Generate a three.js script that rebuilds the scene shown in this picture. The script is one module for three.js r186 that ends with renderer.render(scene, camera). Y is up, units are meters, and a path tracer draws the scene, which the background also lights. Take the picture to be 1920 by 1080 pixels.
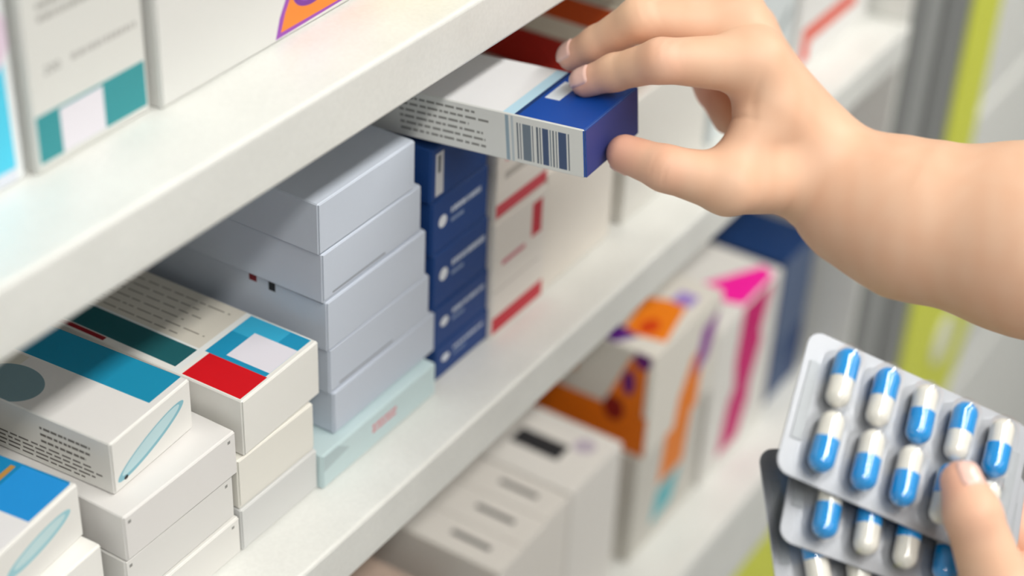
import * as THREE from 'three';
import { RoundedBoxGeometry } from 'three/addons/geometries/RoundedBoxGeometry.js';
import { RectAreaLightUniformsLib } from 'three/addons/lights/RectAreaLightUniformsLib.js';
import { mergeGeometries } from 'three/addons/utils/BufferGeometryUtils.js';

// ------------------------------------------------------------------ camera, light, exposure
const scene = new THREE.Scene();
const camera = new THREE.PerspectiveCamera(18.58, 16 / 9, 0.02, 40);
camera.position.set(0, 1.4991, 0.34);
camera.up.set(0.45103, 0.82824, -0.33255);
camera.lookAt(0 + 0.70860, 1.4991 - 0.55885, 0.34 - 0.43078);
camera.focus = 0.685;
camera.userData.fStop = 4.2;
const renderer = new THREE.WebGLRenderer();
renderer.toneMapping = THREE.LinearToneMapping;
renderer.toneMappingExposure = 0.82;
renderer.shadowMap.enabled = true;
RectAreaLightUniformsLib.init();
scene.background = new THREE.Color(0x000000);
const PANELS = [            // x, z, length along x, width along z, intensity
  [0.65, 1.02, 3.6, 0.16, 37.5],
  [0.65, 1.9, 3.6, 0.30, 3],
];
const CEIL = 2.6;

// ------------------------------------------------------------------ helpers
let seed = 7;
const rnd = () => { seed = (seed * 1664525 + 1013904223) >>> 0; return seed / 4294967296; };
const V = (x, y, z) => new THREE.Vector3(x, y, z);
const used = {};
const numbered = (n) => { const k = used[n] = (used[n] ?? -1) + 1; return k ? n + '_' + String(k).padStart(3, '0') : n; };
function mat(color, roughness = 0.5, extra = {}) { return new THREE.MeshPhysicalMaterial({ color, roughness, ...extra }); }
function mesh(name, geo, m, parent) {
  const o = new THREE.Mesh(geo, m); o.name = name; o.castShadow = o.receiveShadow = true; parent.add(o); return o;
}
function thing(name, label, category, group) {
  const o = new THREE.Group(); o.name = numbered(name); o.userData = { label, category };
  if (group) o.userData.group = group;
  scene.add(o); return o;
}
function structure(name, geo, m, label, category) {
  const o = mesh(name, geo, m, scene); o.userData = { kind: 'structure', label, category }; return o;
}
function rbox(x0, x1, y0, y1, z0, z1, r = 0.002, seg = 3) {
  const g = new RoundedBoxGeometry(x1 - x0, y1 - y0, z1 - z0, seg, Math.min(r, (x1 - x0) / 2.01, (y1 - y0) / 2.01, (z1 - z0) / 2.01));
  return g.translate((x0 + x1) / 2, (y0 + y1) / 2, (z0 + z1) / 2);
}
function bx(x0, x1, y0, y1, z0, z1) {
  return new THREE.BoxGeometry(x1 - x0, y1 - y0, z1 - z0).translate((x0 + x1) / 2, (y0 + y1) / 2, (z0 + z1) / 2);
}
function noiseTex(base, amp, size = 256) {        // fine mottle of a painted sheet
  const d = new Uint8Array(size * size * 4);
  const coarse = new Float32Array(17 * 17).map(() => rnd() - 0.5);
  for (let y = 0; y < size; y++) for (let x = 0; x < size; x++) {
    const u = x / size * 16, v = y / size * 16, i = Math.floor(u) % 16, j = Math.floor(v) % 16, f = u - Math.floor(u), g = v - Math.floor(v);
    const c = (a, b) => coarse[(b % 16) * 17 + (a % 16)];
    const n = (c(i, j) * (1 - f) + c(i + 1, j) * f) * (1 - g) + (c(i, j + 1) * (1 - f) + c(i + 1, j + 1) * f) * g + (rnd() - 0.5) * 0.6;
    for (let k = 0; k < 3; k++) d[(y * size + x) * 4 + k] = Math.max(0, Math.min(255, base[k] + n * amp));
    d[(y * size + x) * 4 + 3] = 255;
  }
  const t = new THREE.DataTexture(d, size, size); t.colorSpace = THREE.SRGBColorSpace; t.wrapS = t.wrapT = THREE.RepeatWrapping;
  t.magFilter = THREE.LinearFilter; t.minFilter = THREE.LinearMipmapLinearFilter; t.generateMipmaps = true; t.needsUpdate = true; return t;
}

// ------------------------------------------------------------------ the room
const wallMat = mat(0xb9bcc0, 0.85), ceilMat = mat(0xf6f5f1, 0.9);
const floorMat = mat(0xffffff, 0.45, { map: noiseTex([150, 150, 150], 14) });
floorMat.map.repeat.set(6, 4);
const RX0 = -1.6, RX1 = 3.4, RZ0 = -0.5, RZ1 = 2.9;
structure('floor', bx(RX0 - 0.1, RX1 + 0.1, -0.1, 0, RZ0 - 0.1, RZ1 + 0.1), floorMat, 'pale floor of the pharmacy aisle', 'floor');
structure('ceiling', bx(RX0 - 0.1, RX1 + 0.1, CEIL + 0.02, CEIL + 0.12, RZ0 - 0.1, RZ1 + 0.1), ceilMat, 'white ceiling above the pharmacy shelves', 'ceiling');
structure('wall_back', bx(RX0 - 0.1, RX1 + 0.1, 0, CEIL + 0.02, RZ0 - 0.1, RZ0), wallMat, 'white wall behind the shelving units', 'wall');
structure('wall_front', bx(RX0 - 0.1, RX1 + 0.1, 0, CEIL + 0.02, RZ1, RZ1 + 0.1), wallMat, 'white wall across the aisle from the shelves', 'wall');
structure('wall_left', bx(RX0 - 0.1, RX0, 0, CEIL + 0.02, RZ0, RZ1), wallMat, 'white side wall at the left end of the aisle', 'wall');
structure('wall_right', bx(RX1, RX1 + 0.1, 0, CEIL + 0.02, RZ0, RZ1), wallMat, 'white side wall at the far right end of the aisle', 'wall');
PANELS.forEach(([x, z, l, w, power], i) => {
  const o = thing('ceiling_light', i ? 'wide linear ceiling light farther from the shelves' : 'narrow linear ceiling light nearest the shelves', 'ceiling light');
  const f = 0.02, hw = l / 2 + f, hz = w / 2 + f;
  mesh('frame', mergeGeometries([bx(x - hw, x + hw, CEIL - 0.02, CEIL + 0.019, z - hz, z - hz + f), bx(x - hw, x + hw, CEIL - 0.02, CEIL + 0.019, z + hz - f, z + hz),
    bx(x - hw, x - hw + f, CEIL - 0.02, CEIL + 0.019, z - hz + f, z + hz - f), bx(x + hw - f, x + hw, CEIL - 0.02, CEIL + 0.019, z - hz + f, z + hz - f)]), mat(0xe8e8e8, 0.4), o);
  mesh('diffuser', bx(x - l / 2, x + l / 2, CEIL - 0.005, CEIL + 0.005, z - w / 2, z + w / 2), mat(0xffffff, 0.5, { emissive: 0xfffcf6, emissiveIntensity: 1.2 }), o);
  const a = new THREE.RectAreaLight(0xfffcf6, power, l, w);
  a.position.set(x, CEIL - 0.008, z); a.lookAt(x, 0, z); scene.add(a);
});

// ------------------------------------------------------------------ shelving unit
const paint = mat(0xffffff, 0.38, { map: noiseTex([230, 231, 227], 9) });
const paintUV = (g) => { // box-mapped uv in metres, 0.25 m a tile
  const p = g.attributes.position, n = g.attributes.normal, uv = g.attributes.uv;
  for (let i = 0; i < p.count; i++) {
    const ax = Math.abs(n.getX(i)), ay = Math.abs(n.getY(i)), az = Math.abs(n.getZ(i));
    if (ay >= ax && ay >= az) uv.setXY(i, p.getX(i) * 4, p.getZ(i) * 4); else if (az >= ax) uv.setXY(i, p.getX(i) * 4, p.getY(i) * 4); else uv.setXY(i, p.getZ(i) * 4, p.getY(i) * 4);
  }
  return g;
};
const X0 = -0.75, X1 = 1.055, SH = 0.0255;
const Y_UP = 1.2115, Y_MID = 1.0, Y_LOW = 0.7065;
const unit = thing('shelving_unit', 'long off-white pharmacy shelving unit filled with medicine cartons', 'shelf');
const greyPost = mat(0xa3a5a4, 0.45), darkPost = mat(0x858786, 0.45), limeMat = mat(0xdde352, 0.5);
mesh('shelf', paintUV(rbox(X0, X1, Y_UP - SH, Y_UP, -0.35, 0, 0.0022)), paint, unit).userData.label = 'upper off-white shelf board';
mesh('shelf', paintUV(rbox(X0, X1, Y_MID - SH, Y_MID, -0.35, 0, 0.0022)), paint, unit).userData.label = 'middle off-white shelf board';
mesh('shelf', paintUV(rbox(X0, X1, Y_LOW - 0.075, Y_LOW, -0.35, 0, 0.003)), paint, unit).userData.label = 'thick lowest shelf board';
mesh('back_panel', bx(X0, X1, 0, 1.6, -0.37, -0.35), paint, unit);
mesh('side_panel', bx(X0 - 0.02, X0, 0, 1.6, -0.37, -0.002), paint, unit);
mesh('side_panel', bx(X1, X1 + 0.008, 0, 1.6, -0.37, -0.004), paint, unit);
mesh('plinth', bx(X0, X1, 0, Y_LOW - 0.076, -0.34, -0.006), limeMat, unit).userData.label = 'lime green front panel below the lowest shelf';
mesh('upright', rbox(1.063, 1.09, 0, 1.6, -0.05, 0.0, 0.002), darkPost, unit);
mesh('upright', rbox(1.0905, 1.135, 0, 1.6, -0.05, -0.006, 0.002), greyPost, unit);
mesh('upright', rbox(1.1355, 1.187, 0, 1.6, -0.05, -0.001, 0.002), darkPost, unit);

// the lime sign strip with its wide foot, and the white cabinet beyond
{
  const s = new THREE.Shape(); s.moveTo(1.19, 0.40); s.lineTo(1.19, 1.55); s.lineTo(1.262, 1.55); s.lineTo(1.262, 0.70); s.lineTo(1.395, 0.585); s.lineTo(1.30, 0.40); s.closePath();
  const sign = thing('sign_panel', 'tall lime green sign strip with wide foot beside the grey uprights', 'sign');
  mesh('panel', new THREE.ExtrudeGeometry(s, { depth: 0.012, bevelEnabled: false }).translate(0, 0, -0.012), limeMat, sign);
  mesh('spot', new THREE.CylinderGeometry(0.024, 0.024, 0.002, 24).rotateX(Math.PI / 2).translate(1.30, 0.60, 0.0012), mat(0xe9e9dc, 0.5), sign).userData.label = 'round white spot';
  const cab = thing('cabinet', 'white storage cabinet standing beyond the lime green strip', 'cabinet');
  const cm = mat(0xecede9, 0.5);
  mesh('cabinet_body', bx(1.2, 2.6, 0, 1.55, -0.36, -0.05), cm, cab);
  for (let i = 0; i < 3; i++) for (let j = 0; j < 4; j++)
    mesh('drawer_front', rbox(1.275 + i * 0.44, 1.275 + i * 0.44 + 0.432, 0.04 + j * 0.375, 0.04 + j * 0.375 + 0.367, -0.05, -0.03, 0.003), cm, cab);
}

// ------------------------------------------------------------------ cartons
const plainCache = {};
const paper = (c) => plainCache[c] ??= mat(c, 0.5, { specularIntensity: 0.6 });
const MM = 7000;                                        // canvas pixels a metre
function printed(w, h, base, draw, scale = MM) {
  const W = Math.max(32, Math.round(w * scale)), H = Math.max(32, Math.round(h * scale));
  const c = document.createElement('canvas'); c.width = W; c.height = H;
  const g = c.getContext('2d'); g.fillStyle = base; g.fillRect(0, 0, W, H);
  g.save(); draw(g, W, H); g.restore();
  const t = new THREE.CanvasTexture(c); t.colorSpace = THREE.SRGBColorSpace; t.anisotropy = 8;
  return mat(0xffffff, 0.48, { map: t, specularIntensity: 0.6 });
}
const rect = (g, W, H, c, x0, y0, x1, y1) => { g.fillStyle = c; g.fillRect(x0 * W, y0 * H, (x1 - x0) * W, (y1 - y0) * H); };
const poly = (g, W, H, c, pts) => { g.fillStyle = c; g.beginPath(); pts.forEach(([x, y], i) => i ? g.lineTo(x * W, y * H) : g.moveTo(x * W, y * H)); g.closePath(); g.fill(); };
const oval = (g, W, H, c, x, y, rx, ry, a = 0) => { g.fillStyle = c; g.beginPath(); g.ellipse(x * W, y * H, rx * W, ry * H, a, 0, Math.PI * 2); g.fill(); };
function smallPrint(g, W, H, c, x0, y0, x1, y1, n, alongY = false, fill = 0.45) {   // rows of unreadable small print
  g.fillStyle = c;
  for (let k = 0; k < n; k++) {
    let t = 0; const end = 0.72 + rnd() * 0.28;
    while (t < end) {
      const l = 0.03 + rnd() * 0.09, e = Math.min(end, t + l);
      if (alongY) { const a = x0 + (x1 - x0) * k / n, w = (x1 - x0) / n * fill; g.fillRect(a * W, (y0 + (y1 - y0) * t) * H, w * W, (y1 - y0) * (e - t) * H); }
      else { const a = y0 + (y1 - y0) * k / n, w = (y1 - y0) / n * fill; g.fillRect((x0 + (x1 - x0) * t) * W, a * H, (x1 - x0) * (e - t) * W, w * H); }
      t = e + 0.012 + rnd() * 0.015;
    }
  }
}
// a box with chamfered edges; groups: 0 front 1 left 2 top 3 others and edges 4 edges of the front
function cartonGeo(w, h, d, b = 0.0005) {
  const pos = [], uv = [], idx = [[], [], [], [], []];
  const quad = (grp, a, bb, c, e, uvs) => { const s = pos.length / 3; [a, bb, c, e].forEach((p, i) => { pos.push(...p); uv.push(...uvs[i]); }); idx[grp].push(s, s + 1, s + 2, s, s + 2, s + 3); };
  const U = [[0, 0], [1, 0], [1, 1], [0, 1]];
  const x0 = 0, x1 = w, y0 = 0, y1 = h, z0 = -d, z1 = 0, X0 = b, X1_ = w - b, Y0 = b, Y1 = h - b, Z0 = -d + b, Z1 = -b;
  quad(0, [X0, Y0, z1], [X1_, Y0, z1], [X1_, Y1, z1], [X0, Y1, z1], U);
  quad(1, [x0, Y0, Z0], [x0, Y0, Z1], [x0, Y1, Z1], [x0, Y1, Z0], U);
  quad(2, [X0, y1, Z1], [X1_, y1, Z1], [X1_, y1, Z0], [X0, y1, Z0], U);
  quad(3, [x1, Y0, Z1], [x1, Y0, Z0], [x1, Y1, Z0], [x1, Y1, Z1], U);
  quad(3, [X1_, Y0, z0], [X0, Y0, z0], [X0, Y1, z0], [X1_, Y1, z0], U);
  quad(3, [X0, y0, Z0], [X1_, y0, Z0], [X1_, y0, Z1], [X0, y0, Z1], U);
  const e = (a, bb, c, f) => quad(3, a, bb, c, f, U);
  const fe = (a, bb, c, f) => quad(4, a, bb, c, f, U);
  fe([X0, Y1, z1], [X1_, Y1, z1], [X1_, y1, Z1], [X0, y1, Z1]); fe([X0, y0, Z1], [X1_, y0, Z1], [X1_, Y0, z1], [X0, Y0, z1]);
  fe([x0, Y0, Z1], [X0, Y0, z1], [X0, Y1, z1], [x0, Y1, Z1]); fe([X1_, Y0, z1], [x1, Y0, Z1], [x1, Y1, Z1], [X1_, Y1, z1]);
  e([x0, Y1, Z0], [x0, Y1, Z1], [X0, y1, Z1], [X0, y1, Z0]); e([X1_, y1, Z0], [X1_, y1, Z1], [x1, Y1, Z1], [x1, Y1, Z0]);
  e([X0, y0, Z0], [X0, y0, Z1], [x0, Y0, Z1], [x0, Y0, Z0]); e([x1, Y0, Z0], [x1, Y0, Z1], [X1_, y0, Z1], [X1_, y0, Z0]);
  e([X1_, Y1, z0], [X0, Y1, z0], [X0, y1, Z0], [X1_, y1, Z0]); e([X0, Y0, z0], [X1_, Y0, z0], [X1_, y0, Z0], [X0, y0, Z0]);
  e([X0, Y0, z0], [x0, Y0, Z0], [x0, Y1, Z0], [X0, Y1, z0]); e([x1, Y0, Z0], [X1_, Y0, z0], [X1_, Y1, z0], [x1, Y1, Z0]);
  const T = (a, bb, c) => { const s = pos.length / 3; [a, bb, c].forEach((p) => { pos.push(...p); uv.push(0, 0); }); idx[3].push(s, s + 1, s + 2); };
  for (const [sx, sy, sz] of [[0, 0, 0], [1, 0, 0], [0, 1, 0], [0, 0, 1], [1, 1, 0], [1, 0, 1], [0, 1, 1], [1, 1, 1]]) {
    const A = [sx ? x1 : x0, sy ? Y1 : Y0, sz ? Z1 : Z0], B = [sx ? X1_ : X0, sy ? y1 : y0, sz ? Z1 : Z0], Cc = [sx ? X1_ : X0, sy ? Y1 : Y0, sz ? z1 : z0];
    (sx + sy + sz) % 2 ? T(A, B, Cc) : T(A, Cc, B);
  }
  const g = new THREE.BufferGeometry();
  g.setAttribute('position', new THREE.Float32BufferAttribute(pos, 3)); g.setAttribute('uv', new THREE.Float32BufferAttribute(uv, 2));
  g.setIndex(idx.flat()); let s = 0; idx.forEach((l, i) => { g.addGroup(s, l.length, i); s += l.length; });
  g.computeVertexNormals(); return g;
}
function carton({ label, group, x, y, z, w, h, d = 0.115, yaw = 0, pitch = 0, roll = 0, base = '#f1f0ec', front, left, top, scale, lip = 0.0012, edge, name = 'medicine_carton' }) {
  const o = thing(name, label, 'box', group);
  o.position.set(x, y, z); o.rotation.order = 'YXZ'; o.rotation.set(pitch, yaw, roll);
  const P = paper(base), M = (draw, a, b) => draw ? printed(a, b, base, draw, scale) : P, t = 0.0006;
  // the end flap is a sheet of its own in front of the body, tucked in a little above the lower edge
  mesh('carton_body', cartonGeo(w, h - 0.0002, d - t).translate(0, 0.0001, -t), [P, M(left, d, h), M(top, w, d), P, edge ? paper(edge) : P], o);
  mesh('end_flap', cartonGeo(w - 0.0008, h - lip - 0.0004, t - 0.00005, 0.0002).translate(0.0004, lip, 0), [M(front, w, h), ...Array(4).fill(edge ? paper(edge) : P)], o);
  return o;
}
const R = (deg) => deg * Math.PI / 180;

// --- upper shelf
carton({ label: 'cyan carton at the far left of the upper shelf', x: 0.262, y: Y_UP, z: -0.0375, w: 0.0635, h: 0.125, yaw: R(1), base: '#eceff0',
  front: (g, W, H) => { rect(g, W, H, '#dfe3ee', 0, 0, 0.955, 1); rect(g, W, H, '#52cfee', 0, 0.22, 0.955, 0.965); rect(g, W, H, '#63d5e2', 0, 0.22, 0.955, 0.62); oval(g, W, H, '#e3cfe0', 0.72, 0.62, 0.3, 0.11, -0.3); } });
carton({ label: 'white carton with a teal band and grey print on upper shelf', x: 0.3287, y: Y_UP, z: -0.0362, w: 0.0525, h: 0.14, yaw: R(1.5), base: '#dcdcd8',
  front: (g, W, H) => {
    rect(g, W, H, '#36939a', 0.015, 0.865, 0.985, 0.985); rect(g, W, H, '#e4e0e8', 0.215, 0.872, 0.60, 0.985);
    g.fillStyle = '#a9a9a6'; g.font = 'bold ' + Math.round(H * 0.034) + 'px sans-serif'; g.fillText('200', 0.12 * W, 0.775 * H);
    smallPrint(g, W, H, '#b4b3b0', 0.36, 0.755, 0.97, 0.775, 1, false, 0.8); smallPrint(g, W, H, '#a8a7a3', 0.12, 0.60, 0.62, 0.66, 2, false, 0.5); smallPrint(g, W, H, '#b0afac', 0.12, 0.48, 0.9, 0.57, 3);
  } });
carton({ label: 'large white carton with orange and purple emblem on upper shelf', x: 0.3845, y: Y_UP, z: -0.0348, w: 0.118, h: 0.15, yaw: R(1.5), base: '#dededb',
  front: (g, W, H) => {
    poly(g, W, H, '#9a4fb4', [[0.522, 0.997], [0.545, 0.945], [0.585, 0.895], [0.63, 0.86], [0.99, 0.82], [0.99, 0.99]]);
    poly(g, W, H, '#f58a33', [[0.548, 0.985], [0.572, 0.94], [0.61, 0.895], [0.655, 0.865], [0.99, 0.84], [0.99, 0.985]]);
    oval(g, W, H, '#7b3a9c', 0.712, 0.905, 0.098, 0.048); oval(g, W, H, '#a766d6', 0.712, 0.897, 0.082, 0.042);
  } });
carton({ label: 'pale yellow carton at the top edge of the photo on upper shelf', x: 0.5075, y: Y_UP, z: -0.036, w: 0.06, h: 0.11, base: '#f3e9a8' });

// --- middle shelf: stacks from the left
const A_ = 'cartons in the pile at the lower left of the middle shelf';
carton({ label: 'tall white carton beneath the leftmost blue-topped carton', x: 0.279, y: Y_MID, z: -0.031, w: 0.055, h: 0.0535, yaw: R(3) });
carton({ label: 'white carton with bright blue corner and gold line, nearest lower left', x: 0.2725, y: Y_MID + 0.0536, z: -0.0345, w: 0.0615, h: 0.0252, yaw: R(7), base: '#ebeae6',
  top: (g, W, H) => { rect(g, W, H, '#1583b8', 0.42, 0, 1, 0.985); rect(g, W, H, '#2593dd', 0.60, 0.80, 0.985, 0.99); rect(g, W, H, '#e9e8ea', 0, 0, 0.42, 1); rect(g, W, H, '#e9e8ea', 0.42, 0.80, 0.60, 1); rect(g, W, H, '#b98a45', 0, 0.765, 0.96, 0.785); rect(g, W, H, '#d8d4c8', 0, 0.785, 0.60, 0.80); },
  front: (g, W, H) => { oval(g, W, H, '#9fd0da', 0.62, 0.42, 0.30, 0.17, -0.12); oval(g, W, H, '#c6e2e6', 0.63, 0.40, 0.24, 0.11, -0.12); } });
for (let k = 0; k < 3; k++) carton({ label: ['lowest white carton of the pile below the swoosh carton', 'second white carton up in the pile below the swoosh carton', 'white carton directly under the carton with pale blue swoosh'][k], group: A_,
  x: [0.3412, 0.3404, 0.3408][k], y: Y_MID + [0, 0.0198, 0.0421][k], z: [-0.0285, -0.0292, -0.028][k], w: [0.0622, 0.0618, 0.0628][k], h: [0.0196, 0.0221, 0.0219][k], yaw: R([0.3, 0.8, 0.4][k]), base: ['#e8e7e3', '#e4e3e0', '#e6e4e2'][k],
  front: (g, W, H) => { rect(g, W, H, '#8f8e8b', 0.02, 0.10, 0.045, 0.17); rect(g, W, H, '#8f8e8b', 0.93, 0.10, 0.955, 0.17); } });
carton({ label: 'white carton with blue top band and pale blue swoosh on its end', x: 0.3482, y: Y_MID + 0.0642, z: -0.0388, w: 0.0468, h: 0.0243, d: 0.112, yaw: R(4.2), base: '#ecebe7',
  top: (g, W, H) => { rect(g, W, H, '#e6e4e2', 0, 0, 1, 1); rect(g, W, H, '#1b8fb5', 0.58, 0, 1, 0.975); rect(g, W, H, '#dcd8cb', 0.04, 0, 0.55, 0.46); oval(g, W, H, '#7e9aa3', 0.20, 0.50, 0.24, 0.13); },
  left: (g, W, H) => { smallPrint(g, W, H, '#6d6964', 0.70, 0.22, 0.95, 0.62, 3, false, 0.35); smallPrint(g, W, H, '#5d5853', 0.50, 0.62, 0.98, 0.97, 4, false, 0.35); },
  front: (g, W, H) => { oval(g, W, H, '#86bccb', 0.47, 0.56, 0.46, 0.19, -0.30); oval(g, W, H, '#bfdde3', 0.47, 0.54, 0.40, 0.14, -0.30); oval(g, W, H, '#1d1d22', 0.13, 0.86, 0.025, 0.04); } });

const C_ = 'white cartons in the pile with the red and cyan top';
carton({ label: 'lowest grey-white carton of the pile under the red and cyan top', group: C_, x: 0.4044, y: Y_MID, z: -0.0284, w: 0.049, h: 0.0218, yaw: 0, base: '#d9dad9' });
carton({ label: 'white carton directly under the carton with red and cyan top', group: C_, x: 0.4046, y: Y_MID + 0.022, z: -0.0290, w: 0.0475, h: 0.0252, yaw: R(-0.5), base: '#ebe9e1', lip: 0.0022 });
carton({ label: 'white carton with red, cyan and teal printed top', x: 0.4085, y: Y_MID + 0.0474, z: -0.0284, w: 0.0495, h: 0.0276, d: 0.12, yaw: R(1.6), base: '#ecebe6',
  top: (g, W, H) => {
    rect(g, W, H, '#d9d4c8', 0.36, 0, 1, 0.72); smallPrint(g, W, H, '#8f887c', 0.42, 0.04, 0.98, 0.68, 6, true, 0.16);
    rect(g, W, H, '#1f5f66', 0.06, 0.12, 0.34, 0.70); rect(g, W, H, '#e8ebea', 0.34, 0, 0.365, 0.72); rect(g, W, H, '#8e1620', 0, 0, 0.05, 0.40); rect(g, W, H, '#7d1a22', 0.0, 0.0, 0.2, 0.12);
    rect(g, W, H, '#e8ebea', 0, 0.70, 1, 0.725); rect(g, W, H, '#1d93bd', 0.365, 0.725, 0.985, 0.985); rect(g, W, H, '#37aed6', 0.72, 0.725, 0.985, 0.90);
    rect(g, W, H, '#e6e3ec', 0.42, 0.80, 0.80, 0.985); rect(g, W, H, '#d4101c', 0.015, 0.745, 0.365, 0.992);
  } });

// the grey stack on its pale blue carton
carton({ label: 'flat pale blue carton with pink print under the grey stack', x: 0.4538, y: Y_MID, z: -0.0255, w: 0.0835, h: 0.0184, base: '#c9dde0',
  front: (g, W, H) => { smallPrint(g, W, H, '#d98b95', 0.42, 0.30, 0.66, 0.62, 2, false, 0.7); poly(g, W, H, '#b4c6ca', [[0, 0], [0.12, 0], [0.22, 0.35], [0, 0.5]]); } });
const G_ = 'grey cartons stacked on the pale blue carton';
[[0.4685, 0.0186, 0.0222, 0.0755], [0.4668, 0.0409, 0.0233, 0.0718], [0.4652, 0.0643, 0.0250, 0.0702], [0.4634, 0.0894, 0.0240, 0.0690], [0.4620, 0.1135, 0.0240, 0.0652]].forEach(([x, y, h, w], k) => carton({
  label: ['lowest of the five grey cartons on the pale blue carton', 'second lowest of the five grey stacked cartons', 'middle one of the five grey stacked cartons', 'second highest of the five grey stacked cartons', 'topmost of the five grey stacked cartons under the upper shelf'][k], group: G_,
  x, y: Y_MID + y, z: -0.0305 - [0, 0.0006, 0, 0.0004, 0.0008][k], w, h: h, d: 0.118, yaw: R([0.4, -0.3, 0.2, 0.5, 0][k]), base: '#cad2df', lip: k % 2 ? 0.0018 : 0.001,
  left: k === 2 ? (g, W, H) => { rect(g, W, H, '#7a1f2a', 0.655, 0, 0.69, 0.15); rect(g, W, H, '#23252b', 0.745, 0, 0.775, 0.20); rect(g, W, H, '#3d4048', 0.69, 0, 0.99, 0.025); } : undefined,
  front: k === 1 || k === 3 ? (g, W, H) => { rect(g, W, H, '#8d929c', 0.08, 0.93, 0.62, 0.97); } : undefined }));

const E_ = 'navy cartons in the stack beside the grey stack';
[[0.5448, 0, 0.0186, 0.0437], [0.5432, 0.0188, 0.0232, 0.0440], [0.5410, 0.0422, 0.0296, 0.0442], [0.5390, 0.0720, 0.0280, 0.0440], [0.5375, 0.1002, 0.0270, 0.0442]].forEach(([x, y, h, w], k) => carton({
  label: ['lowest navy carton beside the grey stack', 'second lowest navy carton beside the grey stack', 'middle navy carton with white dot beside the grey stack', 'fourth navy carton up, just below the white-labelled one', 'topmost navy carton with a white label on its end'][k], group: E_,
  x: Math.max(x, 0.5448 - k * 0.0016), y: Y_MID + y, z: -0.0305, w: w, h, yaw: 0, base: '#1d4483',
  front: (g, W, H) => {
    rect(g, W, H, '#1c4182', 0, 0, 1, 1);
    if (k === 4) { rect(g, W, H, '#d6d7da', 0.06, 0.10, 0.20, 0.95); rect(g, W, H, '#6a6f78', 0.10, 0.16, 0.15, 0.5); }
    else { oval(g, W, H, '#e8ecf2', 0.17, 0.45, 0.075, 0.12); smallPrint(g, W, H, '#c9d2e2', 0.32, 0.30, 0.95, 0.42, 1, false, 0.9); smallPrint(g, W, H, '#93a5c4', 0.32, 0.52, 0.62, 0.60, 1, false, 0.9); }
  } }));

const F_ = 'white and red cartons beside the navy stack';
carton({ label: 'lower white carton with red bottom band beside the navy stack', group: F_, x: 0.5885, y: Y_MID, z: -0.0285, w: 0.0465, h: 0.0655, base: '#e9e4dd',
  front: (g, W, H) => { rect(g, W, H, '#c9303f', 0, 0.84, 1, 0.985); rect(g, W, H, '#c4283a', 0.72, 0.06, 0.92, 0.36); rect(g, W, H, '#c9687a', 0.15, 0.36, 0.6, 0.40); rect(g, W, H, '#bfb7b2', 0, 0.60, 0.9, 0.61); } });
carton({ label: 'upper white carton with red band beside the navy stack', group: F_, x: 0.5885, y: Y_MID + 0.0657, z: -0.0288, w: 0.0455, h: 0.0430, base: '#e6e1da',
  front: (g, W, H) => { rect(g, W, H, '#cf4653', 0, 0.80, 1, 0.97); rect(g, W, H, '#cf6a75', 0.15, 0.20, 0.75, 0.28); rect(g, W, H, '#b9b4ad', 0.15, 0.42, 0.9, 0.52); } });
carton({ label: 'plain cream carton right of the red-banded cartons', x: 0.6365, y: Y_MID, z: -0.030, w: 0.068, h: 0.070, base: '#ece6dd' });
carton({ label: 'tall white carton behind the fingers and thumb', x: 0.7185, y: Y_MID, z: -0.030, w: 0.092, h: 0.074, d: 0.13, base: '#e2e0da' });
carton({ label: 'dark red carton above the tall white one, left of the fingertips', x: 0.7190, y: Y_MID + 0.0742, z: -0.032, w: 0.090, h: 0.0215, d: 0.13, base: '#b3261c', front: (g, W, H) => { rect(g, W, H, '#ddd6cc', 0, 0, 1, 1); } });
carton({ label: 'white carton with orange side band above the dark red carton', x: 0.7190, y: Y_MID + 0.0958, z: -0.032, w: 0.090, h: 0.0265, d: 0.13, base: '#e3ddcf',
  left: (g, W, H) => { rect(g, W, H, '#c8501a', 0, 0.02, 1, 0.56); } });
carton({ label: 'beige carton on top of the orange-banded carton', x: 0.7200, y: Y_MID + 0.1224, z: -0.033, w: 0.088, h: 0.030, d: 0.13, base: '#d8d0c0' });
carton({ label: 'pale blue-white carton between the hand and the red-striped carton', x: 0.825, y: Y_MID, z: -0.032, w: 0.10, h: 0.085, base: '#dbe2e4',
  front: (g, W, H) => { poly(g, W, H, '#a9b2b4', [[0.55, 0.62], [0.95, 0.34], [0.95, 0.44], [0.58, 0.72]]); } });
carton({ label: 'white carton with a red stripe above the wrist', x: 0.932, y: Y_MID, z: -0.030, w: 0.115, h: 0.075, base: '#efeeec',
  front: (g, W, H) => { rect(g, W, H, '#e8452f', 0.06, 0.60, 0.17, 0.93); rect(g, W, H, '#ea6350', 0.06, 0.60, 0.80, 0.76); } });

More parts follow.
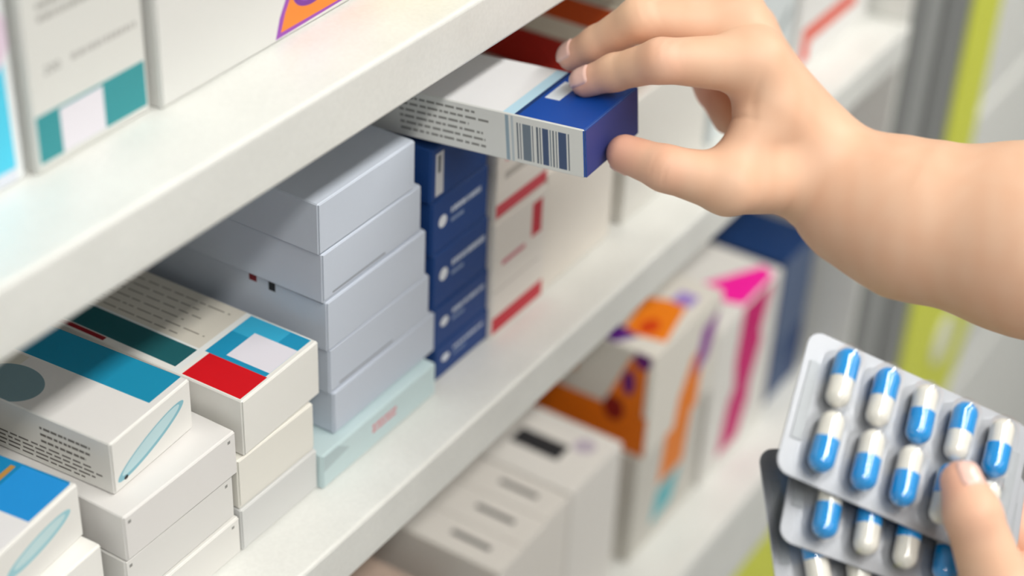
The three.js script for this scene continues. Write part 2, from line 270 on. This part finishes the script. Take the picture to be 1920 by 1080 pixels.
// the carton being pulled out by the hand
carton({ name: 'medicine_carton', label: 'white carton with royal blue end and barcode held by the fingers', x: 0.5386, y: 1.1402, z: 0.045, w: 0.0456, h: 0.022, d: 0.11, yaw: R(1.7), pitch: R(-5.5), roll: R(0.4), base: '#eeefec', lip: 0.0004, edge: '#2450a0',
  front: (g, W, H) => { rect(g, W, H, '#41488c', 0, 0, 1, 1); },
  top: (g, W, H) => { rect(g, W, H, '#eeeef0', 0, 0, 1, 1); rect(g, W, H, '#bfe2f4', 0, 0.655, 1, 0.705); rect(g, W, H, '#0f4aa8', 0, 0.705, 0.985, 1); rect(g, W, H, '#12356e', 0, 0.705, 1, 0.722); rect(g, W, H, '#e3ebf3', 0.42, 0.735, 0.80, 0.80); },
  left: (g, W, H) => {
    smallPrint(g, W, H, '#8b8a86', 0.18, 0.10, 0.61, 0.95, 6, false, 0.34);
    rect(g, W, H, '#9fb4c2', 0.665, 0.02, 0.68, 1); rect(g, W, H, '#c9d3d8', 0.69, 0.02, 0.70, 1);
    const bars = [[0.715, 0.006], [0.728, 0.004], [0.740, 0.036], [0.782, 0.004], [0.800, 0.008], [0.814, 0.005], [0.826, 0.026], [0.858, 0.005], [0.870, 0.006], [0.884, 0.004], [0.895, 0.034], [0.936, 0.005]];
    bars.forEach(([a, w], i) => rect(g, W, H, i % 5 === 2 ? '#7c8a97' : w > 0.02 ? '#4d5f83' : '#66707c', a, 0.14, a + w, 0.93));
  } });

// --- lowest shelf
const soft = 3500;
carton({ label: 'brownish carton with a red edge deep under the middle shelf', scale: soft, x: 0.535, y: Y_LOW, z: -0.055, w: 0.058, h: 0.108, base: '#b9a496', front: (g, W, H) => { rect(g, W, H, '#b8452e', 0.86, 0, 0.98, 1); } });
carton({ label: 'orange-brown carton behind the three black-marked cartons', scale: soft, x: 0.585, y: Y_LOW, z: -0.150, w: 0.11, h: 0.116, base: '#c77a45' });
for (let k = 0; k < 3; k++) carton({ label: ['white carton with black dash on top, nearest of three in a row', 'white carton with black dash on top, middle of three in a row', 'white carton with black dash on top, farthest of three in a row'][k], group: 'three white cartons with black dashes on the lowest shelf', scale: soft,
  x: 0.6135 + k * 0.0265, y: Y_LOW, z: -0.032 - k * 0.001, w: 0.0262, h: 0.1185, d: 0.11, base: '#dcd8d2',
  top: (g, W, H) => { rect(g, W, H, '#3b3b3d', 0.47, 0.63, 0.60, 0.87); } });
carton({ label: 'white carton with bold black bar beside the orange-banded carton', scale: soft, x: 0.694, y: Y_LOW, z: -0.034, w: 0.060, h: 0.1185, d: 0.115, base: '#e0ddd8',
  top: (g, W, H) => { rect(g, W, H, '#2e2e31', 0.36, 0.50, 0.62, 0.80); oval(g, W, H, '#b9aebc', 0.72, 0.86, 0.12, 0.06); } });
carton({ label: 'pale grey carton with teal mark below the orange emblem carton', scale: soft, x: 0.778, y: Y_LOW, z: -0.034, w: 0.09, h: 0.088, base: '#cfccc4',
  front: (g, W, H) => { poly(g, W, H, '#e8801e', [[0.42, 0], [0.80, 0], [0.74, 0.5], [0.36, 0.5]]); poly(g, W, H, '#5fb6c0', [[0.36, 0.56], [0.72, 0.52], [0.62, 0.82], [0.30, 0.86]]); } });
carton({ label: 'white carton with orange side band and orange purple emblem on the lowest shelf', scale: soft, x: 0.780, y: Y_LOW + 0.0882, z: -0.031, w: 0.091, h: 0.0795, d: 0.15, base: '#e3dfd6',
  left: (g, W, H) => { rect(g, W, H, '#ea760c', 0, 0.60, 1, 0.99); smallPrint(g, W, H, '#d48a45', 0.42, 0.10, 0.74, 0.18, 1, false, 0.8); smallPrint(g, W, H, '#d48a45', 0.25, 0.32, 0.66, 0.42, 1, false, 0.8);
    poly(g, W, H, '#ea760c', [[0.80, 0.80], [0.80, 0.56], [0.90, 0.08], [0.98, 0.02], [0.98, 0.99], [0.80, 0.99]]); oval(g, W, H, '#8b1d12', 0.84, 0.62, 0.05, 0.12); oval(g, W, H, '#6a1a74', 0.90, 0.32, 0.03, 0.12); oval(g, W, H, '#6a1a74', 0.955, 0.06, 0.04, 0.09); },
  front: (g, W, H) => { poly(g, W, H, '#ee8118', [[0.62, 0.42], [0.80, 0.38], [0.76, 1], [0.42, 1], [0.46, 0.72]]); poly(g, W, H, '#8a2f9a', [[0.74, 0.22], [0.98, 0.16], [0.86, 0.56], [0.66, 0.66]]); },
  top: (g, W, H) => { poly(g, W, H, '#f58518', [[0.14, 0.80], [0.60, 0.76], [0.72, 0.93], [0.20, 0.99]]); poly(g, W, H, '#5b1d83', [[0.02, 0.70], [0.20, 0.76], [0.16, 0.88], [0.0, 0.82]]); oval(g, W, H, '#d8440f', 0.30, 0.88, 0.10, 0.04); rect(g, W, H, '#a58bd2', 0.66, 0.86, 0.82, 0.95); } });
carton({ label: 'white carton with magenta zigzag emblem on the lowest shelf', scale: soft, x: 0.874, y: Y_LOW, z: -0.032, w: 0.098, h: 0.130, d: 0.12, base: '#e6e4df',
  front: (g, W, H) => { poly(g, W, H, '#cf0f70', [[0.40, 0.0], [0.86, 0.0], [0.74, 0.28], [0.78, 0.36], [0.66, 0.62], [0.68, 0.70], [0.56, 0.93], [0.24, 0.93], [0.32, 0.6], [0.40, 0.52], [0.36, 0.34]]); },
  top: (g, W, H) => { poly(g, W, H, '#ff1fa6', [[0.34, 0.76], [0.50, 0.70], [0.96, 0.90], [0.90, 0.99], [0.42, 0.99]]); } });
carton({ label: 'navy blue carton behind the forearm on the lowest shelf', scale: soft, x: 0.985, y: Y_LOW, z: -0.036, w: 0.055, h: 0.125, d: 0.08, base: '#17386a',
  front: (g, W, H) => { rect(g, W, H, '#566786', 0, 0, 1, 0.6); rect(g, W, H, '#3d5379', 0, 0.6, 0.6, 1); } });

// ------------------------------------------------------------------ blister packs
const foil = mat(0xa6a9af, 0.40, { metalness: 0.6 }), dullFoil = mat(0x9ea2a6, 0.55, { metalness: 0.8 });
const clear = new THREE.MeshPhysicalMaterial({ color: 0xffffff, roughness: 0.03, transmission: 1, thickness: 0, ior: 1.65 });
const capBlue = mat(0x0f9bea, 0.16, { clearcoat: 1, clearcoatRoughness: 0.05 }), capWhite = mat(0xf2efe6, 0.2, { clearcoat: 0.8, clearcoatRoughness: 0.05 });
const BW = 0.092, BH = 0.0545;
function roundedRect(w, h, r) {
  const s = new THREE.Shape(), x = -w / 2, y = -h / 2;
  s.moveTo(x + r, y); s.lineTo(x + w - r, y); s.absarc(x + w - r, y + r, r, -Math.PI / 2, 0); s.lineTo(x + w, y + h - r); s.absarc(x + w - r, y + h - r, r, 0, Math.PI / 2);
  s.lineTo(x + r, y + h); s.absarc(x + r, y + h - r, r, Math.PI / 2, Math.PI); s.lineTo(x, y + r); s.absarc(x + r, y + r, r, Math.PI, Math.PI * 1.5); return s;
}
const sheetGeo = new THREE.ExtrudeGeometry(roundedRect(BW, BH, 0.0055), { depth: 0.0004, bevelEnabled: true, bevelSize: 0.0002, bevelThickness: 0.0001, bevelSegments: 1, curveSegments: 8 }).translate(0, 0, -0.0006);
const stripGeo = new RoundedBoxGeometry(0.0042, 0.030, 0.0003, 1, 0.0001);
function pocketGeo() {            // a clear obround dome lofted from outline rings
  const rings = [[0.0129, 0.0072, 0], [0.0126, 0.0065, 0.0022], [0.0123, 0.0060, 0.0055], [0.0119, 0.0055, 0.0082], [0.0109, 0.0043, 0.0097], [0.0088, 0.0020, 0.0103], [0.007, 0.0002, 0.0104]];
  const N = 28, pos = [], idx = [];
  rings.forEach(([a, b, z]) => { for (let i = 0; i < N; i++) { const t = i / N * Math.PI * 2, c = Math.cos(t), s = Math.sin(t), e = a - b; pos.push(b * c, b * s + (s >= 0 ? e : -e), z); } });
  for (let k = 0; k < rings.length - 1; k++) for (let i = 0; i < N; i++) { const a = k * N + i, b = k * N + (i + 1) % N; idx.push(a, b, b + N, a, b + N, a + N); }
  const g = new THREE.BufferGeometry(); g.setAttribute('position', new THREE.Float32BufferAttribute(pos, 3)); g.setIndex(idx); g.computeVertexNormals();
  g.setAttribute('uv', new THREE.Float32BufferAttribute(new Float32Array(pos.length / 3 * 2), 2)); return g;
}
const pocket = pocketGeo();
function capsuleHalf(r, from, to) { // lathe around y: dome at `to`
  const pts = [[r - 0.00025, from], [r, from + 0.0002]]; const n = 10, c = to - r;
  pts.push([r, c]); for (let i = 1; i <= n; i++) { const a = i / n * Math.PI / 2; pts.push([Math.max(1e-6, r * Math.cos(a)), c + r * Math.sin(a)]); }
  return new THREE.LatheGeometry(pts.map(([x, y]) => new THREE.Vector2(x, y)), 24);
}
const capGeo = capsuleHalf(0.0046, -0.0010, 0.0113);
const bodyG = capsuleHalf(0.00438, 0.0, 0.0116).rotateX(Math.PI);
function blister(label, center, turn, blueUp, present) {
  const o = thing('blister_pack', label, 'blister pack', 'capsule blister packs fanned in the hand');
  const B = new THREE.Matrix4().set(0.44166, 0.83671, -0.32382, 0, -0.39776, 0.50612, 0.76526, 0, 0.80419, -0.20918, 0.55634, 0, 0, 0, 0, 1);
  o.quaternion.setFromRotationMatrix(B).multiply(new THREE.Quaternion().setFromAxisAngle(V(0, 0, 1), R(turn)));
  o.position.set(...center);
  mesh('foil_sheet', sheetGeo, foil, o);
  for (const s of [-1, 1]) { const e = mesh('embossed_strip', stripGeo, dullFoil, o); e.position.set(s * 0.0415, 0.001, 0.0001); }
  for (let r = 0; r < 2; r++) for (let c = 0; c < 5; c++) {
    const x = (c - 2) * 0.016, y = r ? -0.0123 : 0.0123;
    const p = mesh('pocket', pocket, clear, o); p.position.set(x, y, 0);
    const k = new THREE.Group(); k.name = 'capsule'; o.add(k); k.position.set(x + (rnd() - 0.5) * 0.0008, y + (rnd() - 0.5) * 0.0006, 0.0049);
    k.rotation.z = (blueUp[r * 5 + c] ? 0 : Math.PI) + (rnd() - 0.5) * 0.08; k.rotation.y = rnd() * 3;
    mesh('blue_half', capGeo, capBlue, k); mesh('white_half', bodyG, capWhite, k);
  }
  return o;
}
blister('front blister pack of blue and white capsules under the thumb', [0.48942, 1.11174, 0.20835], 0, [1, 1, 0, 1, 0, 0, 0, 0, 1, 0]);
blister('second blister pack just behind and below the front one', [0.48485, 1.09047, 0.21392], 3.6, [1, 0, 1, 1, 0, 0, 1, 1, 0, 1]);
blister('rearmost blister pack, tilted, at the bottom edge of the photo', [0.48453, 1.08031, 0.20666], 24, [1, 0, 1, 0, 1, 1, 1, 0, 1, 0]);

// ------------------------------------------------------------------ hands: smooth unions of tapered bones, meshed by surface nets
const smin = (a, b, k) => { const h = Math.max(k - Math.abs(a - b), 0) / k; return Math.min(a, b) - h * h * k * 0.25; };
function bone(a, b) {
  const dx = b[0] - a[0], dy = b[1] - a[1], dz = b[2] - a[2], l2 = dx * dx + dy * dy + dz * dz;
  return (x, y, z) => { const px = x - a[0], py = y - a[1], pz = z - a[2]; let t = (px * dx + py * dy + pz * dz) / l2; t = t < 0 ? 0 : t > 1 ? 1 : t;
    const ex = px - dx * t, ey = py - dy * t, ez = pz - dz * t; return Math.sqrt(ex * ex + ey * ey + ez * ez) - (a[3] + (b[3] - a[3]) * t); };
}
const chain = (pts) => pts.slice(1).map((p, i) => bone(pts[i], p));
function handField({ arm, palm, fingers, kPalm = 0.012, kJoin = 0.007, creases = [] }) {
  const base = [...chain(arm), ...palm.map(([a, b]) => bone(a, b))], fs = fingers.map(chain);
  return (x, y, z) => {
    let d = 1; for (const f of base) d = smin(d, f(x, y, z), kPalm);
    let out = d;
    for (const f of fs) { let e = 1; for (const b of f) e = smin(e, b(x, y, z), 0.003); out = Math.min(out, smin(d, e, kJoin)); }
    for (const [c, n, w, dep, reach] of creases) {
      const px = x - c[0], py = y - c[1], pz = z - c[2], s = px * n[0] + py * n[1] + pz * n[2], r2 = px * px + py * py + pz * pz;
      if (r2 < reach * reach * 4) out += dep * Math.exp(-s * s / (w * w)) * Math.exp(-r2 / (reach * reach));
    }
    return out;
  };
}
function surfaceNet(sdf, lo, hi, cell) {
  const n = [0, 1, 2].map((i) => Math.ceil((hi[i] - lo[i]) / cell) + 1), [nx, ny, nz] = n, val = new Float32Array(nx * ny * nz), Bk = 8;
  for (let bz = 0; bz < nz; bz += Bk) for (let by = 0; by < ny; by += Bk) for (let bx_ = 0; bx_ < nx; bx_ += Bk) {
    const m = sdf(lo[0] + (bx_ + 3.5) * cell, lo[1] + (by + 3.5) * cell, lo[2] + (bz + 3.5) * cell), far = Math.abs(m) > cell * 8.5;
    for (let z = bz; z < Math.min(nz, bz + Bk); z++) for (let y = by; y < Math.min(ny, by + Bk); y++) for (let x = bx_; x < Math.min(nx, bx_ + Bk); x++)
      val[(z * ny + y) * nx + x] = far ? m : sdf(lo[0] + x * cell, lo[1] + y * cell, lo[2] + z * cell);
  }
  const id = new Int32Array(nx * ny * nz).fill(-1), pos = [], idx = [], sx = 1, sy = nx, sz = nx * ny;
  const C8 = [0, sx, sy, sx + sy, sz, sx + sz, sy + sz, sx + sy + sz], E = [[0, 1], [2, 3], [4, 5], [6, 7], [0, 2], [1, 3], [4, 6], [5, 7], [0, 4], [1, 5], [2, 6], [3, 7]];
  for (let z = 0; z < nz - 1; z++) for (let y = 0; y < ny - 1; y++) for (let x = 0; x < nx - 1; x++) {
    const o = (z * ny + y) * nx + x; let neg = 0; for (const c of C8) if (val[o + c] < 0) neg++;
    if (!neg || neg === 8) continue;
    let ax = 0, ay = 0, az = 0, k = 0;
    for (const [a, b] of E) { const va = val[o + C8[a]], vb = val[o + C8[b]]; if ((va < 0) === (vb < 0)) continue; const t = va / (va - vb);
      const f = (c, bit) => (c >> bit) & 1; ax += f(a, 0) + (f(b, 0) - f(a, 0)) * t; ay += f(a, 1) + (f(b, 1) - f(a, 1)) * t; az += f(a, 2) + (f(b, 2) - f(a, 2)) * t; k++; }
    id[o] = pos.length / 3; pos.push(lo[0] + (x + ax / k) * cell, lo[1] + (y + ay / k) * cell, lo[2] + (z + az / k) * cell);
  }
  const q = (a, b, c, d, flip) => flip ? idx.push(a, c, b, a, d, c) : idx.push(a, b, c, a, c, d);
  for (let z = 1; z < nz - 1; z++) for (let y = 1; y < ny - 1; y++) for (let x = 1; x < nx - 1; x++) {
    const o = (z * ny + y) * nx + x, s = val[o] < 0;
    if (s !== val[o + sx] < 0) q(id[o - sy - sz], id[o - sz], id[o], id[o - sy], !s);
    if (s !== val[o + sy] < 0) q(id[o - sx - sz], id[o - sx], id[o], id[o - sz], !s);
    if (s !== val[o + sz] < 0) q(id[o - sx - sy], id[o - sy], id[o], id[o - sx], !s);
  }
  const g = new THREE.BufferGeometry(), nor = new Float32Array(pos.length), e = cell * 0.7;
  for (let i = 0; i < pos.length; i += 3) {
    const [x, y, z] = [pos[i], pos[i + 1], pos[i + 2]], v = V(sdf(x + e, y, z) - sdf(x - e, y, z), sdf(x, y + e, z) - sdf(x, y - e, z), sdf(x, y, z + e) - sdf(x, y, z - e)).normalize();
    nor[i] = v.x; nor[i + 1] = v.y; nor[i + 2] = v.z;
  }
  g.setAttribute('position', new THREE.Float32BufferAttribute(pos, 3)); g.setAttribute('normal', new THREE.BufferAttribute(nor, 3)); g.setIndex(idx);
  g.setAttribute('uv', new THREE.Float32BufferAttribute(new Float32Array(pos.length / 3 * 2), 2));
  return g;
}
// skin pigment: pinker at the finger ends and knuckles, a fine blotch elsewhere
function paintSkin(g, pinks) {
  const p = g.attributes.position, col = new Float32Array(p.count * 3), base = [0.86, 0.54, 0.37], pink = [0.87, 0.42, 0.32];
  for (let i = 0; i < p.count; i++) {
    const x = p.getX(i), y = p.getY(i), z = p.getZ(i); let k = 0;
    for (const [c, r] of pinks) { const d = (x - c[0]) ** 2 + (y - c[1]) ** 2 + (z - c[2]) ** 2; k = Math.max(k, Math.exp(-d / (r * r))); }
    const b = 0.02 * (Math.sin(x * 410 + 3 * Math.sin(z * 230)) + Math.sin(y * 380 + 2 * Math.sin(x * 300)) + Math.sin(z * 450 + y * 210)) / 3;
    for (let j = 0; j < 3; j++) col[i * 3 + j] = base[j] + (pink[j] - base[j]) * Math.min(1, k * 0.8) + b * (j ? 1 : 0.4);
  }
  g.setAttribute('color', new THREE.BufferAttribute(col, 3)); return g;
}
const skin = new THREE.MeshPhysicalMaterial({ color: 0xffffff, vertexColors: true, roughness: 0.52, specularIntensity: 0.6, sheen: 0.1, sheenRoughness: 0.5, sheenColor: new THREE.Color(1, 0.75, 0.62) });
const nailMat = mat(0xf6cabd, 0.3, { clearcoat: 0.4, clearcoatRoughness: 0.2 });
function bounds(pts) { const lo = [9, 9, 9], hi = [-9, -9, -9]; for (const p of pts) for (let i = 0; i < 3; i++) { lo[i] = Math.min(lo[i], p[i] - p[3] - 0.012); hi[i] = Math.max(hi[i], p[i] + p[3] + 0.012); } return [lo, hi]; }
function nail(parent, tip, prev, dorsal, len, wid) {
  const T = V(...tip), ax = T.clone().sub(V(...prev)).normalize(), L = T.distanceTo(V(...prev)), n = V(...dorsal).addScaledVector(ax, -V(...dorsal).dot(ax)).normalize(), b = new THREE.Vector3().crossVectors(ax, n), r = tip[3];
  const NU = 10, NV = 10, pos = [], idx = [];
  for (let i = 0; i <= NU; i++) for (let j = 0; j <= NV; j++) {
    const u = i / NU * 2 - 1, v = j / NV * 2 - 1, edge = Math.max(Math.abs(u), Math.abs(v)), wv = v * Math.sqrt(1 - 0.55 * u * u * u * u), th = wv * wid / r, lift = edge > 0.95 ? -0.0008 : 0.00045;
    const off = u * len / 2 + 0.0006, rr = off < 0 ? r + (prev[3] - r) * (-off / L) : Math.sqrt(Math.max(0, r * r - 0.75 * off * off));
    const q = T.clone().addScaledVector(ax, off).addScaledVector(n, Math.cos(th) * (rr + lift)).addScaledVector(b, Math.sin(th) * (rr + lift)); pos.push(q.x, q.y, q.z);
  }
  for (let i = 0; i < NU; i++) for (let j = 0; j < NV; j++) { const a = i * (NV + 1) + j; idx.push(a, a + NV + 1, a + 1, a + 1, a + NV + 1, a + NV + 2); }
  const g = new THREE.BufferGeometry(); g.setAttribute('position', new THREE.Float32BufferAttribute(pos, 3)); g.setIndex(idx); g.computeVertexNormals();
  g.setAttribute('uv', new THREE.Float32BufferAttribute(new Float32Array(pos.length / 3 * 2), 2));
  return mesh('fingernail', g, nailMat, parent);
}
{ // right hand and forearm pulling the carton out
  const index = [[0.5987, 1.1803, 0.0855, 0.0125], [0.5690, 1.1852, 0.0582, 0.0088], [0.5695, 1.1733, 0.0374, 0.0074], [0.5673, 1.1661, 0.0256, 0.0064]];
  const middle = [[0.6119, 1.1870, 0.0707, 0.0125], [0.5866, 1.1908, 0.0380, 0.0090], [0.5860, 1.1740, 0.0195, 0.0076], [0.5861, 1.1650, 0.0081, 0.0065]];
  const ring = [[0.6336, 1.1808, 0.0588, 0.0118], [0.6396, 1.1559, 0.0384, 0.0085], [0.6447, 1.1370, 0.0480, 0.0076], [0.6317, 1.1326, 0.0624, 0.0066]];
  const little = [[0.6572, 1.1647, 0.0559, 0.0105], [0.6613, 1.1362, 0.0414, 0.0075], [0.6586, 1.1245, 0.0524, 0.0066], [0.6471, 1.1244, 0.0636, 0.0060]];
  const thumb = [[0.6140, 1.1304, 0.1058, 0.0185], [0.5709, 1.1397, 0.0926, 0.0125], [0.5569, 1.1458, 0.0709, 0.0092], [0.5570, 1.1462, 0.0520, 0.0078]];
  const arm = [[0.6185, 1.1322, 0.1108, 0.0205], [0.6188, 1.1238, 0.1315, 0.0262], [0.6201, 1.1215, 0.1553, 0.0312], [0.6291, 1.1247, 0.2008, 0.0372], [0.6407, 1.1223, 0.2577, 0.0410], [0.6560, 1.1225, 0.34, 0.0410]];
  const w = [0.6185, 1.1335, 0.1090, 0.0185], wr = (r) => [w[0], w[1], w[2], r];
  const palm = [[wr(0.0185), index[0]], [wr(0.0175), middle[0]], [[0.626, 1.1315, 0.1075, 0.017], ring[0]], [[0.634, 1.128, 0.1070, 0.016], little[0]], [[0.5735, 1.1405, 0.0912, 0.0105], [0.5962, 1.1626, 0.0951, 0.0105]]];
  const dir = (a, b) => V(b[0] - a[0], b[1] - a[1], b[2] - a[2]).normalize().toArray();
  const cr = (p, q, t, dx, w, dep, reach) => [[p[0] + (q[0] - p[0]) * t + dx[0], p[1] + (q[1] - p[1]) * t + dx[1], p[2] + (q[2] - p[2]) * t + dx[2]], dir(p, q), w, dep, reach];
  const creases = [];
  for (const f of [index, middle]) for (const t of [-0.10, 0.02, 0.13]) creases.push(cr(f[1], f[2], t, [0, 0.007, 0.004], 0.0009, 0.00035, 0.006));
  for (const f of [index, middle]) for (const t of [-0.08, 0.10]) creases.push(cr(f[2], f[3], t, [0, 0.006, 0.003], 0.0008, 0.0003, 0.0045));
  for (const t of [-0.08, 0.06, 0.2]) creases.push(cr(thumb[2], thumb[3], t, [-0.008, 0.002, 0.002], 0.0009, 0.00035, 0.006));
  creases.push(cr(index[0], index[1], 0.08, [-0.004, -0.012, 0.002], 0.0014, 0.0010, 0.011), cr(index[0], thumb[1], 0.45, [-0.002, 0, -0.006], 0.0012, 0.0007, 0.010));
  for (const t of [0.0, 0.25]) creases.push(cr(arm[0], arm[1], t, [-0.018, -0.010, 0], 0.0014, 0.0005, 0.013));
  const sdf = handField({ arm, palm, fingers: [index, middle, ring, little, thumb], creases });
  const [lo, hi] = bounds([...index, ...middle, ...ring, ...little, ...thumb, ...arm]);
  const g = paintSkin(surfaceNet(sdf, lo, hi, 0.0012), [[index[3], 0.011], [middle[3], 0.011], [thumb[3], 0.013], [index[1], 0.009], [thumb[2], 0.009], [ring[2], 0.02]]);
  const o = mesh(numbered('person'), g, skin, scene);
  o.userData = { label: 'bare right hand and forearm pulling the blue-ended carton from the shelf', category: 'person' };
  nail(o, index[3], index[2], [-0.55, 1, 0.25], 0.0115, 0.0055); nail(o, middle[3], middle[2], [-0.5, 1, 0.3], 0.0115, 0.0055); nail(o, thumb[3], thumb[2], [-0.1, -1, 0.1], 0.0095, 0.0054);
}
{ // left hand holding the blister packs
  const thumb = [[0.4775, 1.0480, 0.2790, 0.0150], [0.4700, 1.0835, 0.2548, 0.0118], [0.4730, 1.1085, 0.2394, 0.0095], [0.4799, 1.1142, 0.2318, 0.0074]];
  const index = [[0.5228, 1.0329, 0.2728, 0.0125], [0.5378, 1.0598, 0.2471, 0.0088], [0.5380, 1.0728, 0.2312, 0.0078], [0.5298, 1.0784, 0.2205, 0.0068]];
  const middle = [[0.5347, 1.0125, 0.2839, 0.0125], [0.5355, 1.0487, 0.2611, 0.0088], [0.5304, 1.0622, 0.2413, 0.0078], [0.5206, 1.0682, 0.2291, 0.0068]];
  const ring = [[0.5395, 0.9935, 0.2931, 0.0120], [0.5268, 1.0387, 0.2703, 0.0085], [0.5204, 1.0509, 0.2514, 0.0076], [0.5100, 1.0564, 0.2395, 0.0066]];
  const little = [[0.5391, 0.9779, 0.3011, 0.0110], [0.5162, 1.0284, 0.2801, 0.0075], [0.5111, 1.0378, 0.2655, 0.0068], [0.5027, 1.0427, 0.2552, 0.0060]];
  const arm = [[0.5023, 0.9837, 0.3028, 0.0220], [0.4940, 0.9513, 0.3312, 0.0300], [0.4816, 0.9075, 0.3676, 0.0360], [0.478, 0.86, 0.41, 0.039]];
  const w = (r) => [0.5023, 0.9887, 0.2990, r];
  const palm = [[w(0.018), index[0]], [w(0.018), middle[0]], [w(0.017), ring[0]], [w(0.016), little[0]], [w(0.018), thumb[0]], [thumb[0], index[0]]].map(([a, b]) => [a, [b[0], b[1], b[2], Math.min(b[3], 0.014)]]);
  const ax = V(0.4803 - 0.4734, 1.1134 - 1.1077, 0.2312 - 0.2388).normalize();
  const sdf = handField({ arm, palm, fingers: [thumb, index, middle, ring, little], creases: [[[0.4725, 1.1095, 0.2405], [ax.x, ax.y, ax.z], 0.0007, 0.0004, 0.007], [[0.4710, 1.1065, 0.2440], [ax.x, ax.y, ax.z], 0.0007, 0.0003, 0.007]] });
  const [lo, hi] = bounds([...index, ...middle, ...ring, ...little, ...thumb, ...arm]);
  const g = paintSkin(surfaceNet(sdf, lo, hi, 0.0011), [[thumb[3], 0.012], [index[2], 0.03], [thumb[2], 0.009]]);
  const o = mesh(numbered('person'), g, skin, scene);
  o.userData = { label: 'left hand with thumb pressed on the front blister pack, lower right', category: 'person' };
  nail(o, thumb[3], thumb[2], [-0.32, 0.77, 0.56], 0.0105, 0.0055);
}
renderer.render(scene, camera);
